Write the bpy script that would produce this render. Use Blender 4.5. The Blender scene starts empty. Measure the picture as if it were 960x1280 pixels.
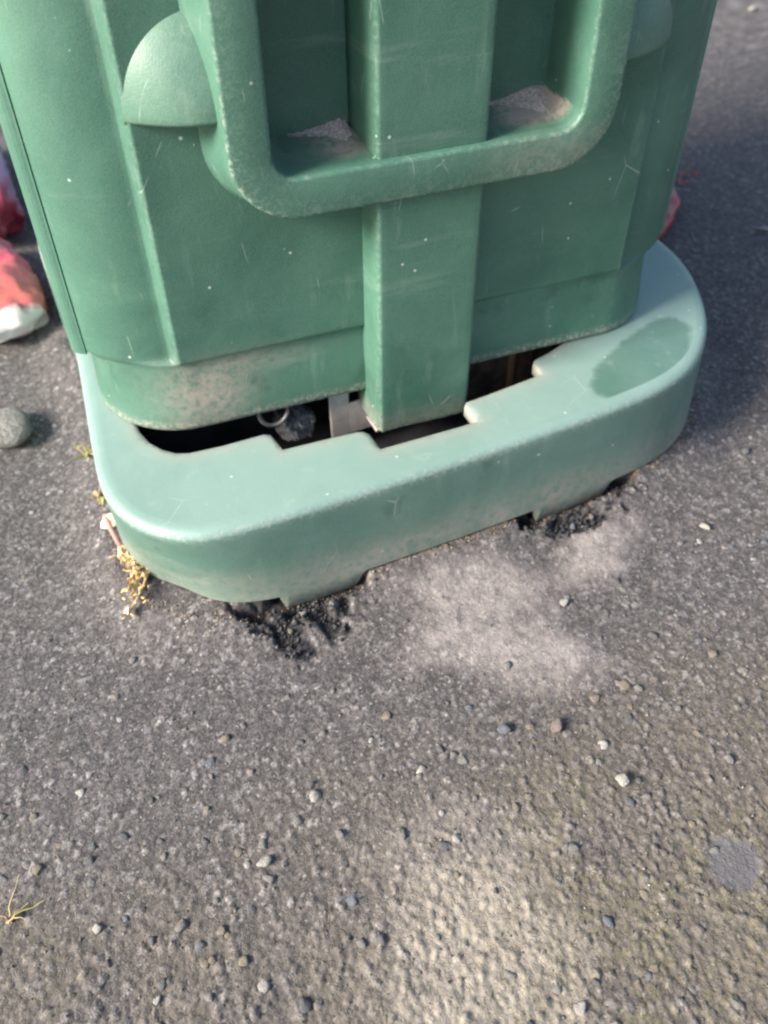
import bpy, bmesh, math, random
import numpy as np
from mathutils import Vector, Matrix, geometry

S = bpy.context.scene
C = S.collection
rng = np.random.RandomState(7)
random.seed(7)

# ------------------------------------------------------------------ camera
cam_d = bpy.data.cameras.new('camera')
cam = bpy.data.objects.new('camera', cam_d); C.objects.link(cam); S.camera = cam
CP = Vector((-0.31296, -0.47571, 0.61626))
CR = Vector((0.90822, -0.41815, -0.01679)); CU = Vector((0.31216, 0.65018, 0.69269)); CF = Vector((0.27873, 0.63436, -0.72104))
M = Matrix((CR, CU, -CF)).transposed().to_4x4(); M.translation = CP
cam.matrix_world = M
cam_d.sensor_fit = 'VERTICAL'; cam_d.sensor_height = 36.0; cam_d.sensor_width = 27.0
cam_d.lens = 36.0 * 1070 / 1280
cam_d.clip_start = 0.02; cam_d.clip_end = 500
cam_d.dof.use_dof = True; cam_d.dof.focus_distance = 0.62; cam_d.dof.aperture_fstop = 5.6

# ------------------------------------------------------------------ light
SUN_TO = Vector((-0.86, -0.07, 0.52)).normalized()      # direction towards the sun
elev = math.asin(SUN_TO.z); azim = math.atan2(SUN_TO.x, SUN_TO.y)
W = bpy.data.worlds.new('World'); S.world = W; W.use_nodes = True
nt = W.node_tree
sky = nt.nodes.new('ShaderNodeTexSky'); sky.sky_type = 'NISHITA'; sky.sun_disc = False
sky.sun_elevation = elev; sky.sun_rotation = azim; sky.air_density = 1.0; sky.dust_density = 2.5; sky.ozone_density = 1.0
bg = nt.nodes['Background']; bg.inputs['Strength'].default_value = 0.115
nt.links.new(sky.outputs[0], bg.inputs['Color'])
sd = bpy.data.lights.new('sun', 'SUN'); sd.energy = 4.4; sd.angle = math.radians(20); sd.color = (1, 0.93, 0.84)
so = bpy.data.objects.new('sun', sd); C.objects.link(so)
so.rotation_euler = (-SUN_TO).to_track_quat('-Z', 'Y').to_euler()
so.location = SUN_TO * 5
S.view_settings.view_transform = 'Standard'; S.view_settings.look = 'None'
S.view_settings.exposure = 1.0; S.view_settings.gamma = 1.0
S.cycles.filter_width = 2.2
S.cycles.max_bounces = 6

# ------------------------------------------------------------------ helpers
def tag(o, label=None, cat=None, group=None, kind=None):
    if label: o['label'] = label
    if cat: o['category'] = cat
    if group: o['group'] = group
    if kind: o['kind'] = kind
    return o

def empty(name, loc=(0, 0, 0), rz=0.0):
    o = bpy.data.objects.new(name, None); C.objects.link(o); o.empty_display_size = .02
    o.location = loc; o.rotation_euler = (0, 0, rz); return o

def mesh(name, V, F, mat=None, parent=None, smooth=True, attrs=None):
    V = np.asarray(V, dtype=np.float32)
    me = bpy.data.meshes.new(name)
    if isinstance(F, np.ndarray):
        n, k = F.shape
        me.vertices.add(len(V)); me.vertices.foreach_set('co', V.ravel())
        me.loops.add(n * k); me.loops.foreach_set('vertex_index', F.astype(np.int32).ravel())
        me.polygons.add(n); me.polygons.foreach_set('loop_start', np.arange(0, n * k, k, dtype=np.int32))
        me.polygons.foreach_set('loop_total', np.full(n, k, dtype=np.int32))
        me.update(calc_edges=True)
    else:
        me.from_pydata([tuple(map(float, v)) for v in V], [], F)
    if smooth is True:
        me.polygons.foreach_set('use_smooth', np.ones(len(me.polygons), dtype=bool))
    if attrs:
        for k, a in attrs.items():
            at = me.attributes.new(k, 'FLOAT', 'POINT'); at.data.foreach_set('value', np.asarray(a, dtype=np.float32).ravel())
    me.validate(); me.update()
    if mat: me.materials.append(mat)
    o = bpy.data.objects.new(name, me); C.objects.link(o)
    if parent: o.parent = parent
    return o

def lathe_grid(nr, nc, closed=True, flip=False):
    """quads between nr rings of nc points"""
    r = np.arange(nr - 1)[:, None]; cN = nc if closed else nc - 1
    c = np.arange(cN)[None, :]; c2 = (c + 1) % nc
    a = r * nc + c; b = r * nc + c2; d = (r + 1) * nc + c; e = (r + 1) * nc + c2
    Q = np.stack([a, b, e, d], -1).reshape(-1, 4)
    return Q[:, ::-1].copy() if flip else Q

def hash2(i, j, s):
    h = (i.astype(np.int64) * 374761393 + j.astype(np.int64) * 668265263 + s * 974634777) & 0xffffffff
    h = ((h ^ (h >> 13)) * 1274126177) & 0xffffffff
    h = (h ^ (h >> 16)) & 0xffffffff
    return h.astype(np.float64) / 0xffffffff

def vnoise(X, Y, s, seed=0):
    x = X / s; y = Y / s; i = np.floor(x); j = np.floor(y); fx = x - i; fy = y - j
    fx = fx * fx * (3 - 2 * fx); fy = fy * fy * (3 - 2 * fy)
    a = hash2(i, j, seed); b = hash2(i + 1, j, seed); c = hash2(i, j + 1, seed); d = hash2(i + 1, j + 1, seed)
    return (a * (1 - fx) + b * fx) * (1 - fy) + (c * (1 - fx) + d * fx) * fy

def fbm(X, Y, s, o=4, seed=0):
    t = 0; a = 1; n = 0
    for k in range(o):
        t = t + a * vnoise(X + 31.7 * k * s, Y - 17.3 * k * s, s / 2 ** k, seed + k); n += a; a *= .5
    return t / n

def worley(X, Y, cell, seed):
    i = np.floor(X / cell); j = np.floor(Y / cell)
    F1 = np.full(X.shape, 9.0); F2 = np.full(X.shape, 9.0); ID = np.zeros(X.shape)
    for di in (-1, 0, 1):
        for dj in (-1, 0, 1):
            a = i + di; b = j + dj
            px = (a + .15 + .7 * hash2(a, b, seed)) * cell; py = (b + .15 + .7 * hash2(a, b, seed + 5)) * cell
            d = np.hypot(X - px, Y - py) / cell
            m = d < F1
            F2 = np.where(m, F1, np.minimum(F2, d)); ID = np.where(m, hash2(a, b, seed + 9), ID); F1 = np.where(m, d, F1)
    return F1, F2, ID

def smooth(a, b, x):
    t = np.clip((x - a) / (b - a), 0, 1); return t * t * (3 - 2 * t)

# ------------------------------------------------------------------ materials
class NB:
    def __init__(s, name, rough=.5):
        s.m = bpy.data.materials.new(name); s.m.use_nodes = True; s.t = s.m.node_tree
        s.b = s.t.nodes['Principled BSDF']; s.b.inputs['Roughness'].default_value = rough
        s.co = s.n('ShaderNodeTexCoord').outputs['Object']
    def n(s, k): return s.t.nodes.new(k)
    def link(s, a, b): s.t.links.new(a, b)
    def put(s, inp, v):
        if hasattr(v, 'is_output') or isinstance(v, bpy.types.NodeSocket): s.link(v, inp)
        else:
            inp.default_value = (tuple(v) + (1,)) if isinstance(v, (tuple, list)) and len(v) == 3 and inp.type == 'RGBA' else v
    def noise(s, scale, detail=3, rough=.55, co=None, dist=0):
        n = s.n('ShaderNodeTexNoise'); n.inputs['Scale'].default_value = scale; n.inputs['Detail'].default_value = detail
        n.inputs['Roughness'].default_value = rough; n.inputs['Distortion'].default_value = dist
        s.link(co or s.co, n.inputs['Vector']); return n.outputs['Fac']
    def voro(s, scale, out='Distance', co=None, feature='F1'):
        n = s.n('ShaderNodeTexVoronoi'); n.feature = feature; n.inputs['Scale'].default_value = scale
        s.link(co or s.co, n.inputs['Vector']); return n.outputs[out]
    def ramp(s, v, a, b, lo=0.0, hi=1.0):
        n = s.n('ShaderNodeMapRange'); n.interpolation_type = 'SMOOTHSTEP'
        s.put(n.inputs['Value'], v); n.inputs['From Min'].default_value = a; n.inputs['From Max'].default_value = b
        n.inputs['To Min'].default_value = lo; n.inputs['To Max'].default_value = hi; return n.outputs['Result']
    def math(s, op, a, b=0.0):
        n = s.n('ShaderNodeMath'); n.operation = op; s.put(n.inputs[0], a); s.put(n.inputs[1], b); return n.outputs[0]
    def mix(s, f, a, b, mode='MIX'):
        n = s.n('ShaderNodeMix'); n.data_type = 'RGBA'; n.blend_type = mode
        s.put(n.inputs['Factor'], f); s.put(n.inputs[6], a); s.put(n.inputs[7], b); return n.outputs[2]
    def attr(s, name):
        n = s.n('ShaderNodeAttribute'); n.attribute_name = name; return n.outputs['Fac']
    def stretch(s, sc, rot=(0, 0, 0)):
        n = s.n('ShaderNodeMapping'); n.inputs['Scale'].default_value = sc; n.inputs['Rotation'].default_value = rot
        s.link(s.co, n.inputs['Vector']); return n.outputs[0]
    def bump(s, h, dist, strength=1.0):
        n = s.n('ShaderNodeBump'); n.inputs['Distance'].default_value = dist; n.inputs['Strength'].default_value = strength
        s.put(n.inputs['Height'], h); s.link(n.outputs[0], s.b.inputs['Normal'])
    def color(s, v): s.put(s.b.inputs['Base Color'], v)
    def rough(s, v): s.put(s.b.inputs['Roughness'], v)

def plastic(name, deep, faded, bloom_and_lit_amt, specks=1.0, mottle=1.0):
    """sun-faded moulded polyethylene: mottled fading, dust, scuffs, scratches, pale specks"""
    b = NB(name)
    big = b.ramp(b.noise(9, 5, .6, dist=.6), .3, .72)
    f = b.math('MULTIPLY', big, .55 * mottle)
    bl = b.attr('bloom_and_lit')  # surface bloom, plus sunlit paling painted on left column and side rims
    f = b.math('ADD', f, b.math('MULTIPLY', bl, bloom_and_lit_amt))
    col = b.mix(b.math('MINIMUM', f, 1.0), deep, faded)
    # darker rubbed or damp blotches
    blot = b.math('MULTIPLY', b.ramp(b.noise(30, 3, .55), .54, .68), .6)
    col = b.mix(b.math('MULTIPLY', blot, b.attr('blotch')), col, tuple(c * .55 for c in deep))
    fine = b.ramp(b.noise(900, 2, .6), .25, .8)
    col = b.mix(b.math('MULTIPLY', fine, .07), col, (.62, .72, .62))
    # long soft streaks and thin scratches
    st = b.ramp(b.noise(60, 4, .6, co=b.stretch((1, 1, .18))), .58, .8)
    col = b.mix(b.math('MULTIPLY', st, .16), col, (.5, .6, .52))
    sc = b.voro(14, 'Distance', co=b.stretch((1.0, 1.6, .35), (0.3, .8, .5)), feature='DISTANCE_TO_EDGE')
    scm = b.math('MULTIPLY', b.ramp(sc, .0, .006, 1, 0), b.ramp(b.noise(30, 2, .5), .56, .66))
    col = b.mix(b.math('MULTIPLY', scm, .35), col, (.6, .68, .6))
    sh = b.ramp(b.noise(40, 5, .65, co=b.stretch((.14, .14, 1.3), (0, .12, 0))), .58, .78)
    col = b.mix(b.math('MULTIPLY', sh, .15), col, (.50, .58, .50))
    # white specks
    v = b.voro(75, 'Distance'); vm = b.ramp(v, .06, .13, 1, 0)
    sel = b.ramp(b.noise(38, 1, .5), .60, .64)
    col = b.mix(b.math('MULTIPLY', b.math('MULTIPLY', vm, sel), .75 * specks), col, (.66, .70, .62))
    # worn edges
    w = b.math('MULTIPLY', b.attr('wear'), b.ramp(b.noise(260, 4, .7), .46, .62))
    col = b.mix(b.math('MULTIPLY', w, .7), col, (.55, .58, .50))
    # dust
    d = b.math('MULTIPLY', b.attr('dust'), b.ramp(b.noise(140, 5, .7), .22, .62))
    col = b.mix(b.math('MINIMUM', b.math('MULTIPLY', d, 1.3), 1.0), col, (.40, .34, .29))
    b.color(col)
    r = b.ramp(b.noise(40, 4, .6), .2, .8, .36, .52)
    b.rough(b.math('ADD', r, b.math('MULTIPLY', b.attr('dust'), .35)))
    h = b.math('ADD', b.math('MULTIPLY', b.noise(700, 2, .5), .5), b.math('MULTIPLY', b.noise(35, 3, .5), 1.2))
    b.bump(h, .0006, .5)
    return b.m

M_bin = plastic('green_bin_plastic', (.026, .104, .072), (.088, .210, .150), .42)
M_base = plastic('faded_base_plastic', (.060, .145, .112), (.215, .330, .295), .85, .8, .5)

def simple(name, col, rough=.6, col2=None, sc=60, metal=0.0, bumpd=0.0, bs=200, spec=None):
    b = NB(name, rough)
    if col2: b.color(b.mix(b.ramp(b.noise(sc, 4, .6), .35, .65), col, col2))
    else: b.color(b.mix(b.math('MULTIPLY', b.ramp(b.noise(sc, 4, .6), .3, .7), .35), col, tuple(c * .6 for c in col)))
    b.b.inputs['Metallic'].default_value = metal
    if bumpd: b.bump(b.noise(bs, 4, .6), bumpd)
    return b.m

M_dark = simple('opening_shade_black', (.018, .018, .02), .6, (.04, .04, .045), 30)  # near-black that stands in for the shade inside the opening
M_plate = simple('grey_bracket_plate', (.60, .56, .54), .5, (.42, .38, .36), 40)
M_metal = simple('dull_steel', (.30, .29, .28), .5, (.22, .21, .20), 120, .7)
M_board = simple('brown_board', (.17, .12, .09), .7, (.07, .05, .04), 50, bumpd=.0008)
M_strip = simple('orange_strip', (.42, .26, .16), .6)
M_dust = simple('pinkish_grit', (.60, .50, .46), .95, (.36, .30, .27), 400, bumpd=.001, bs=500)

# ------------------------------------------------------------------ ground
def axis(a, b, step, far, g=1.16):
    core = np.arange(a, b + 1e-6, step)
    lo = []; x = a; s = step
    while x > -far: s *= g; x -= s; lo.append(x)
    hi = []; x = core[-1]; s = step
    while x < far: s *= g; x += s; hi.append(x)
    return np.concatenate([np.array(lo[::-1]), core, np.array(hi)])
gx = axis(-.52, .98, .0017, 80, 1.08); gy = axis(-.47, .86, .0017, 80, 1.08)
GX, GY = np.meshgrid(gx, gy)
shape = GX.shape

# outline of the base at the height of its top (metres), traced round; unseen back made deep to widen the cast shadow
OUT_C = [(-.304, .42), (-.303, .337), (-.309, .26), (-.319, .159), (-.323, .095), (-.3155, .058), (-.300, .032), (-.279, .0125), (-.256, .003),
         (-.224, -.001), (-.186, -.003), (-.10, -.0055), (-.01, -.0065), (.077, -.006), (.143, -.004), (.200, .003), (.245, .0215),
         (.274, .046), (.297, .071), (.320, .108), (.342, .156), (.352, .196), (.3555, .24), (.353, .32), (.346, .45), (.336, .56), (.315, .64), (.27, .68),
         (.15, .69), (0, .69), (-.15, .69), (-.24, .68), (-.285, .64), (-.304, .55)]
def catmull(P, n=10):
    P = np.array(P); out = []
    N = len(P)
    for i in range(N):
        p0, p1, p2, p3 = P[i - 1], P[i], P[(i + 1) % N], P[(i + 2) % N]
        m = max(3, int(np.hypot(*(p2 - p1)) / .004))
        for t in np.linspace(0, 1, m, endpoint=False):
            out.append(.5 * ((2 * p1) + (-p0 + p2) * t + (2 * p0 - 5 * p1 + 4 * p2 - p3) * t * t + (-p0 + 3 * p1 - 3 * p2 + p3) * t ** 3))
    return np.array(out)
OUT = catmull(OUT_C)
# light smoothing of the ring
for _ in range(30): OUT = .5 * OUT + .25 * (np.roll(OUT, 1, 0) + np.roll(OUT, -1, 0))
def normals2(P):
    T = np.roll(P, -1, 0) - np.roll(P, 1, 0); T /= np.linalg.norm(T, axis=1)[:, None] + 1e-12
    return np.stack([T[:, 1], -T[:, 0]], 1)      # outward for counter-clockwise
area = .5 * np.sum(OUT[:, 0] * np.roll(OUT[:, 1], -1) - np.roll(OUT[:, 0], -1) * OUT[:, 1])
if area < 0: OUT = OUT[::-1].copy()
ON = normals2(OUT)

def dist_out(X, Y):
    """signed distance to the base outline, + outside"""
    D = np.full(X.shape, 9.0); Sg = np.ones(X.shape)
    for k in range(0, len(OUT), 2):
        dx = X - OUT[k, 0]; dy = Y - OUT[k, 1]; d = np.hypot(dx, dy); m = d < D
        D = np.where(m, d, D); Sg = np.where(m, np.sign(dx * ON[k, 0] + dy * ON[k, 1]), Sg)
    return D * Sg

def blob(X, Y, cx, cy, rx, ry, rot=0, nz=.35, ns=.02, seed=3, lo=.7, hi=1.15):
    c, s = math.cos(rot), math.sin(rot); dx = X - cx; dy = Y - cy
    r = np.hypot((c * dx + s * dy) / rx, (-s * dx + c * dy) / ry)
    r = r + nz * (fbm(X, Y, ns, 4, seed) - .5) * 2
    return 1 - smooth(lo, hi, r)

def ground_fields(X, Y):
    f = {}
    near = (np.abs(X) < 1.2) & (np.abs(Y) < 1.2)
    h = .004 * (fbm(X, Y, .35, 3, 11) - .5) + .0022 * (fbm(X, Y, .05, 3, 12) - .5)
    # zones
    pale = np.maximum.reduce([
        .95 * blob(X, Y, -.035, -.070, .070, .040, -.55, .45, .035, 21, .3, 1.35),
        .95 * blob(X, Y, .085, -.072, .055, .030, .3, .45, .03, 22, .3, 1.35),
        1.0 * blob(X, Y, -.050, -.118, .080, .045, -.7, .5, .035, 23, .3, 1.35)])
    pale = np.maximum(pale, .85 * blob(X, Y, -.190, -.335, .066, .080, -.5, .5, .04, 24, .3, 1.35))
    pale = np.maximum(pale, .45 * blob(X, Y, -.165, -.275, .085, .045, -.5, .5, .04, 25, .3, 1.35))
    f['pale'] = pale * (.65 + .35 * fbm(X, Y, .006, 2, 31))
    tar = np.maximum.reduce([
        blob(X, Y, -.196, -.014, .048, .017, -.3, .85, .012, 41, .45, 1.3),
        blob(X, Y, -.214, -.040, .016, .028, .5, .85, .01, 42, .45, 1.3),
        blob(X, Y, -.172, -.040, .014, .016, 0, .85, .01, 46, .45, 1.3),
        blob(X, Y, .088, -.028, .044, .016, -.1, .85, .012, 43, .45, 1.3),
        blob(X, Y, .150, -.004, .020, .014, 0, .85, .012, 44, .45, 1.3),
        blob(X, Y, .042, -.010, .012, .012, 0, .85, .01, 45, .45, 1.3)])
    f['tar'] = tar
    # how far towards the coarse, olive, worn part in front
    t = (-.02 - (Y * .86 + X * .10)) - .17
    coarse = smooth(-.09, .12, t + .05 * (fbm(X, Y, .08, 3, 51) - .5))
    f['coarse'] = coarse
    right = smooth(-.33, -.10, X)
    moss = coarse * right * smooth(.42, .60, fbm(X, Y, .05, 4, 61) + .06) + .5 * blob(X, Y, -.465, -.215, .035, .045, 0, .5, .02, 62)
    f['moss'] = np.clip(moss, 0, 1)
    f['spot'] = blob(X, Y, .004, -.357, .021, .019, .3, .25, .012, 66, .75, 1.15)
    # aggregate relief
    F1, F2, ID = worley(X, Y, .0064, 71)
    d1 = smooth(.03, .30, F2 - F1) * np.clip((ID - .30) / .70, 0, 1)
    G1, G2, JD = worley(X + .0007 * np.sin(Y * 900), Y, .0032, 72)
    d2 = smooth(.03, .35, G2 - G1) * (.2 + .8 * JD)
    rough = (.27 + .46 * coarse) * (1 - .45 * np.clip(pale, 0, 1) * (1 - coarse)) * (1 - .7 * f['spot'])
    h = h + rough * (.0026 * d1 + .0022 * d2 + .0012 * (fbm(X, Y, .012, 3, 73) - .5) + .0016 * (fbm(X, Y, .004, 2, 74) - .5))
    f['chip'] = np.where(d1 > .25, ID, JD * .8)
    f['crev'] = np.clip(1 - (d1 * .9 + d2 * .8), 0, 1)
    # asphalt pushed up round the sunk base
    d = np.full(X.shape, 9.0)
    d[near] = dist_out(X[near], Y[near])
    lift = .0155 * np.exp(-(np.maximum(d, 0) / .032) ** 2) * (.82 + .36 * fbm(X, Y, .03, 3, 81))
    cav = np.zeros(X.shape)
    wob = .006 * (fbm(X, Y, .012, 3, 83) - .5) * 2
    for a, b in ((-.212, -.128), (.046, .150)):
        cav = np.maximum(cav, smooth(a - .008, a + .006, X + wob) * (1 - smooth(b - .006, b + .008, X + wob)) * (1 - smooth(.004, .020, d + wob)) * (Y < .08))
    tar = np.maximum(tar, cav * smooth(.30, .55, fbm(X, Y, .012, 3, 84) + .12)); f['tar'] = tar
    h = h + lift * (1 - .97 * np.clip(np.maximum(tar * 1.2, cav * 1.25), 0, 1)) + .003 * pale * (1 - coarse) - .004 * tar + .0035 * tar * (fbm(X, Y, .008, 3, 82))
    f['skirt'] = np.exp(-(np.maximum(d, 0) / .007) ** 2) * smooth(-.27, -.17, X) * (1 - .8 * tar)
    f['h'] = h
    return f
GF = ground_fields(GX, GY)
V = np.stack([GX.ravel(), GY.ravel(), GF['h'].ravel()], 1)
ny, nx = shape
i = np.arange(ny - 1)[:, None] * nx + np.arange(nx - 1)[None, :]
Fq = np.stack([i, i + 1, i + nx + 1, i + nx], -1).reshape(-1, 4)

g = NB('worn_asphalt', .9)
chip = g.attr('chip'); crev = g.attr('crev'); coarse = g.attr('coarse')
binder = g.mix(g.ramp(g.noise(18, 5, .6), .3, .7), (.074, .070, .070), (.102, .097, .096))
stn = g.n('ShaderNodeValToRGB'); cr = stn.color_ramp
cr.elements[0].position = 0; cr.elements[0].color = (.075, .072, .075, 1)
cr.elements[1].position = 1; cr.elements[1].color = (.30, .285, .265, 1)
for p, c in ((.35, (.105, .10, .10)), (.6, (.13, .122, .118)), (.8, (.165, .155, .145)), (.93, (.19, .19, .20))):
    e = cr.elements.new(p); e.color = c + (1,)
g.link(chip, stn.inputs[0])
col = g.mix(g.math('SUBTRACT', 1.0, crev), binder, stn.outputs[0])
# angular stone faces finer than the mesh
wco = g.n('ShaderNodeMixRGB'); wn = g.n('ShaderNodeTexNoise'); wn.inputs['Scale'].default_value = 160; g.link(g.co, wn.inputs['Vector'])
wco.blend_type = 'ADD'; wco.inputs[0].default_value = .0035; g.link(g.co, wco.inputs[1]); g.link(wn.outputs['Color'], wco.inputs[2])
vA = g.voro(300, 'Color', co=wco.outputs[0]); vAe = g.voro(300, 'Distance', co=wco.outputs[0], feature='DISTANCE_TO_EDGE')
sA = g.n('ShaderNodeSeparateColor'); g.link(vA, sA.inputs[0])
stB = g.n('ShaderNodeValToRGB'); cb = stB.color_ramp
cb.elements[0].position = 0; cb.elements[0].color = (.060, .058, .060, 1); cb.elements[1].position = 1; cb.elements[1].color = (.36, .34, .31, 1)
for p, c in ((.45, (.098, .093, .093)), (.75, (.135, .128, .122)), (.9, (.20, .19, .18))):
    e = cb.elements.new(p); e.color = c + (1,)
g.link(sA.outputs[0], stB.inputs[0])
faceA = g.math('MULTIPLY', g.ramp(vAe, .04, .12), g.ramp(sA.outputs[1], .25, .5))
col = g.mix(g.math('MULTIPLY', faceA, .42), col, stB.outputs[0])
col = g.mix(g.math('MULTIPLY', g.ramp(crev, .55, 1.0), .45), col, (.040, .037, .037))
# fine sand grains
sv = g.voro(520, 'Color'); hs = g.n('ShaderNodeSeparateColor'); g.link(sv, hs.inputs[0])
grain = g.ramp(hs.outputs[0], 0, 1, .70, 1.34)
gc = g.n('ShaderNodeCombineColor'); g.link(grain, gc.inputs[0]); g.link(grain, gc.inputs[1]); g.link(grain, gc.inputs[2])
col = g.mix(1.0, col, gc.outputs[0], 'MULTIPLY')
sp = g.ramp(hs.outputs[1], .965, .99)
col = g.mix(g.math('MULTIPLY', sp, .6), col, (.42, .41, .39))
col = g.mix(1.0, col, (.90, .865, .875), 'MULTIPLY')
# olive dirt in the coarse part, moss, soft-edged pale patches, tar, sand against the skirt
ol = g.math('MULTIPLY', coarse, g.ramp(g.noise(14, 4, .6), .25, .65, .25, 1))
col = g.mix(g.math('MULTIPLY', ol, .52), col, (.172, .148, .112))
mo = g.math('MULTIPLY', g.attr('moss'), g.ramp(g.noise(160, 4, .65), .40, .66))
col = g.mix(g.math('MULTIPLY', mo, .42), col, (.19, .170, .085))
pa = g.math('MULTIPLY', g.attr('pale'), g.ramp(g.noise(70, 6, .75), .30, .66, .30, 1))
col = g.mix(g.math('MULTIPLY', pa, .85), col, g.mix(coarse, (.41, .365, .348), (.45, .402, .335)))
sk = g.math('MULTIPLY', g.attr('skirt'), g.ramp(g.noise(120, 4, .7), .38, .60))
col = g.mix(g.math('MULTIPLY', sk, .6), col, (.20, .145, .095))
col = g.mix(g.math('MULTIPLY', g.attr('tar'), g.ramp(g.noise(140, 3, .6), .25, .5, .75, 1)), col, (.014, .013, .016))
# one smooth worn bluish spot in the right foreground
col = g.mix(g.math('MULTIPLY', g.attr('spot'), .75), col, (.118, .116, .130))
g.color(col)
g.rough(g.ramp(g.noise(300, 3, .6), .3, .7, .62, .95))
g.bump(g.math('ADD', g.noise(420, 4, .7), g.math('MULTIPLY', faceA, .8)), .0007, .8)
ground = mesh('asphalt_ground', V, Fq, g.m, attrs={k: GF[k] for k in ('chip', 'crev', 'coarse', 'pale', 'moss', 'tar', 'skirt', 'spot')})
tag(ground, kind='structure')

core_i = (np.searchsorted(gx, -.52), np.searchsorted(gy, -.47))
Hm = GF['h']
def gz(x, y):
    a = int(np.clip(np.searchsorted(gx, x), 1, nx - 1)); b = int(np.clip(np.searchsorted(gy, y), 1, ny - 1))
    return float(max(Hm[b, a], Hm[b - 1, a], Hm[b, a - 1], Hm[b - 1, a - 1]))

# embedded aggregate and loose pebbles
def stone_mesh(name, seed, mat, sub=2, flat=.6, ang=.25, lo=.38, hi=.78):
    bm = bmesh.new(); bmesh.ops.create_icosphere(bm, subdivisions=sub, radius=1)
    r = random.Random(seed)
    off = [Vector((r.gauss(0, 1), r.gauss(0, 1), r.gauss(0, 1))).normalized() for _ in range(9)]
    cut = [r.uniform(lo, hi) for _ in off]
    for v in bm.verts:
        for n, c in zip(off, cut):
            d = v.co.dot(n)
            if d > c: v.co -= n * (d - c) * .9
        v.co *= 1 + r.uniform(-ang, ang) * .18
        v.co.z *= flat; v.co.x *= 1.12
    for f in bm.faces: f.smooth = True
    me = bpy.data.meshes.new(name); bm.to_mesh(me); bm.free(); me.materials.append(mat); return me
def stone_mat(name, c, c2=None):
    b = NB(name, .75)
    b.color(b.mix(b.ramp(b.noise(1.6, 4, .6), .3, .7), c, c2 or tuple(k * .7 for k in c)))
    b.bump(b.noise(5, 4, .7), .08, .6); return b.m
SM = {'pale': stone_mat('pale_grey_stone', (.27, .26, .245), (.20, .19, .18)), 'grey': stone_mat('grey_stone', (.17, .17, .175)), 'white': stone_mat('white_stone', (.52, .50, .46), (.38, .36, .33)),
      'tan': stone_mat('tan_stone', (.30, .26, .20)), 'blue': stone_mat('blue_grey_stone', (.20, .215, .245)), 'dark': stone_mat('dark_stone', (.055, .055, .06)),
      'pink': stone_mat('pinkish_stone', (.27, .22, .20))}
SMESH = {k: [stone_mesh('stone', 10 * q + len(k), m, 2, .5, .5) for q in range(4)] for k, m in SM.items()}
def put_stone(x, y, r, kind, sink=.35, parent=ground, name='stone', z=None, sc=(1, 1, 1)):
    o = bpy.data.objects.new(name, random.choice(SMESH[kind])); C.objects.link(o)
    o.location = (x, y, (gz(x, y) if z is None else z) + r * (.6 - 1.2 * sink))
    o.scale = (r * sc[0], r * sc[1], r * sc[2]); o.rotation_euler = (random.uniform(-.3, .3), random.uniform(-.3, .3), random.uniform(0, 6.28))
    if parent: o.parent = parent
    return o
PEB = [(0.9541,0.825,0.0053),(0.5509,0.3728,0.0046),(0.3269,-0.0045,0.0026),(0.1628,-0.0946,0.0046),(0.064,-0.1423,0.0021),(0.1055,-0.1621,0.0021),(0.03,-0.1548,0.0028),(0.0731,-0.1706,0.0056),(0.0215,-0.2016,0.006),(-0.0269,-0.2394,0.005),(-0.1364,-0.1977,0.0044),(-0.0778,-0.2185,0.0025),(-0.1641,-0.1973,0.005),(0.0543,-0.2912,0.005),(-0.0196,-0.2762,0.0037),(-0.1141,-0.2549,0.0042),(-0.1669,-0.2363,0.0027),(-0.0978,-0.2971,0.0046),(-0.099,-0.351,0.0054),(-0.1456,-0.3871,0.0051),(-0.1537,-0.3717,0.0047),(-0.099,-0.3782,0.0021),(-0.0799,-0.3673,0.0027),(-0.165,-0.2578,0.0041),(-0.3977,-0.0186,0.003),(-0.3119,-0.0732,0.0026),(-0.2466,-0.1836,0.0055),(-0.3109,-0.1652,0.0024),(-0.3386,-0.1671,0.0041),(-0.3125,-0.199,0.0041),(-0.3089,-0.2102,0.0034),(-0.2415,-0.2187,0.0047),(-0.2514,-0.264,0.0056),(-0.4167,-0.2078,0.0038),(-0.3638,-0.2302,0.0055),(-0.3846,-0.2307,0.0038),(-0.3322,-0.27,0.0043),(-0.3246,-0.2884,0.0052),(-0.3592,-0.2811,0.0041),(-0.3853,-0.2612,0.0026),(-0.3903,-0.2682,0.0031),(-0.2569,-0.2931,0.0043),(-0.445,-0.0672,0.0056),(-0.444,-0.1082,0.0036),(-0.4087,-0.1039,0.0043),(-0.4532,-0.142,0.0046),(-0.1946,-0.1895,0.0022),(-0.1885,-0.1578,0.0035),(-0.3551,-0.1326,0.003),(-0.4149,-0.233,0.0037),(-0.337,-0.2501,0.0027),(0.7298,0.435,0.0049),(0.0487,-0.0624,0.0023),(-0.1187,-0.1546,0.0026),(-0.3947,0.2201,0.0032),(-0.3658,0.1819,0.0032),(-0.4067,0.0526,0.0032),(-0.4148,0.1372,0.003),(-0.3668,-0.0538,0.0029),(-0.1444,-0.1171,0.0024),(-0.1774,-0.0563,0.0021),(0.2106,-0.1398,0.003),(0.1774,-0.1455,0.0026),(0.2639,-0.0961,0.0028),(0.111,-0.1933,0.0031),(0.1199,-0.2336,0.0027)]
for q, (x, y, r) in enumerate(PEB):
    put_stone(x, y, r, ['grey', 'tan', 'white', 'pale', 'blue', 'white', 'pale'][q % 7], .55)
n_st = 0
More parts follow.
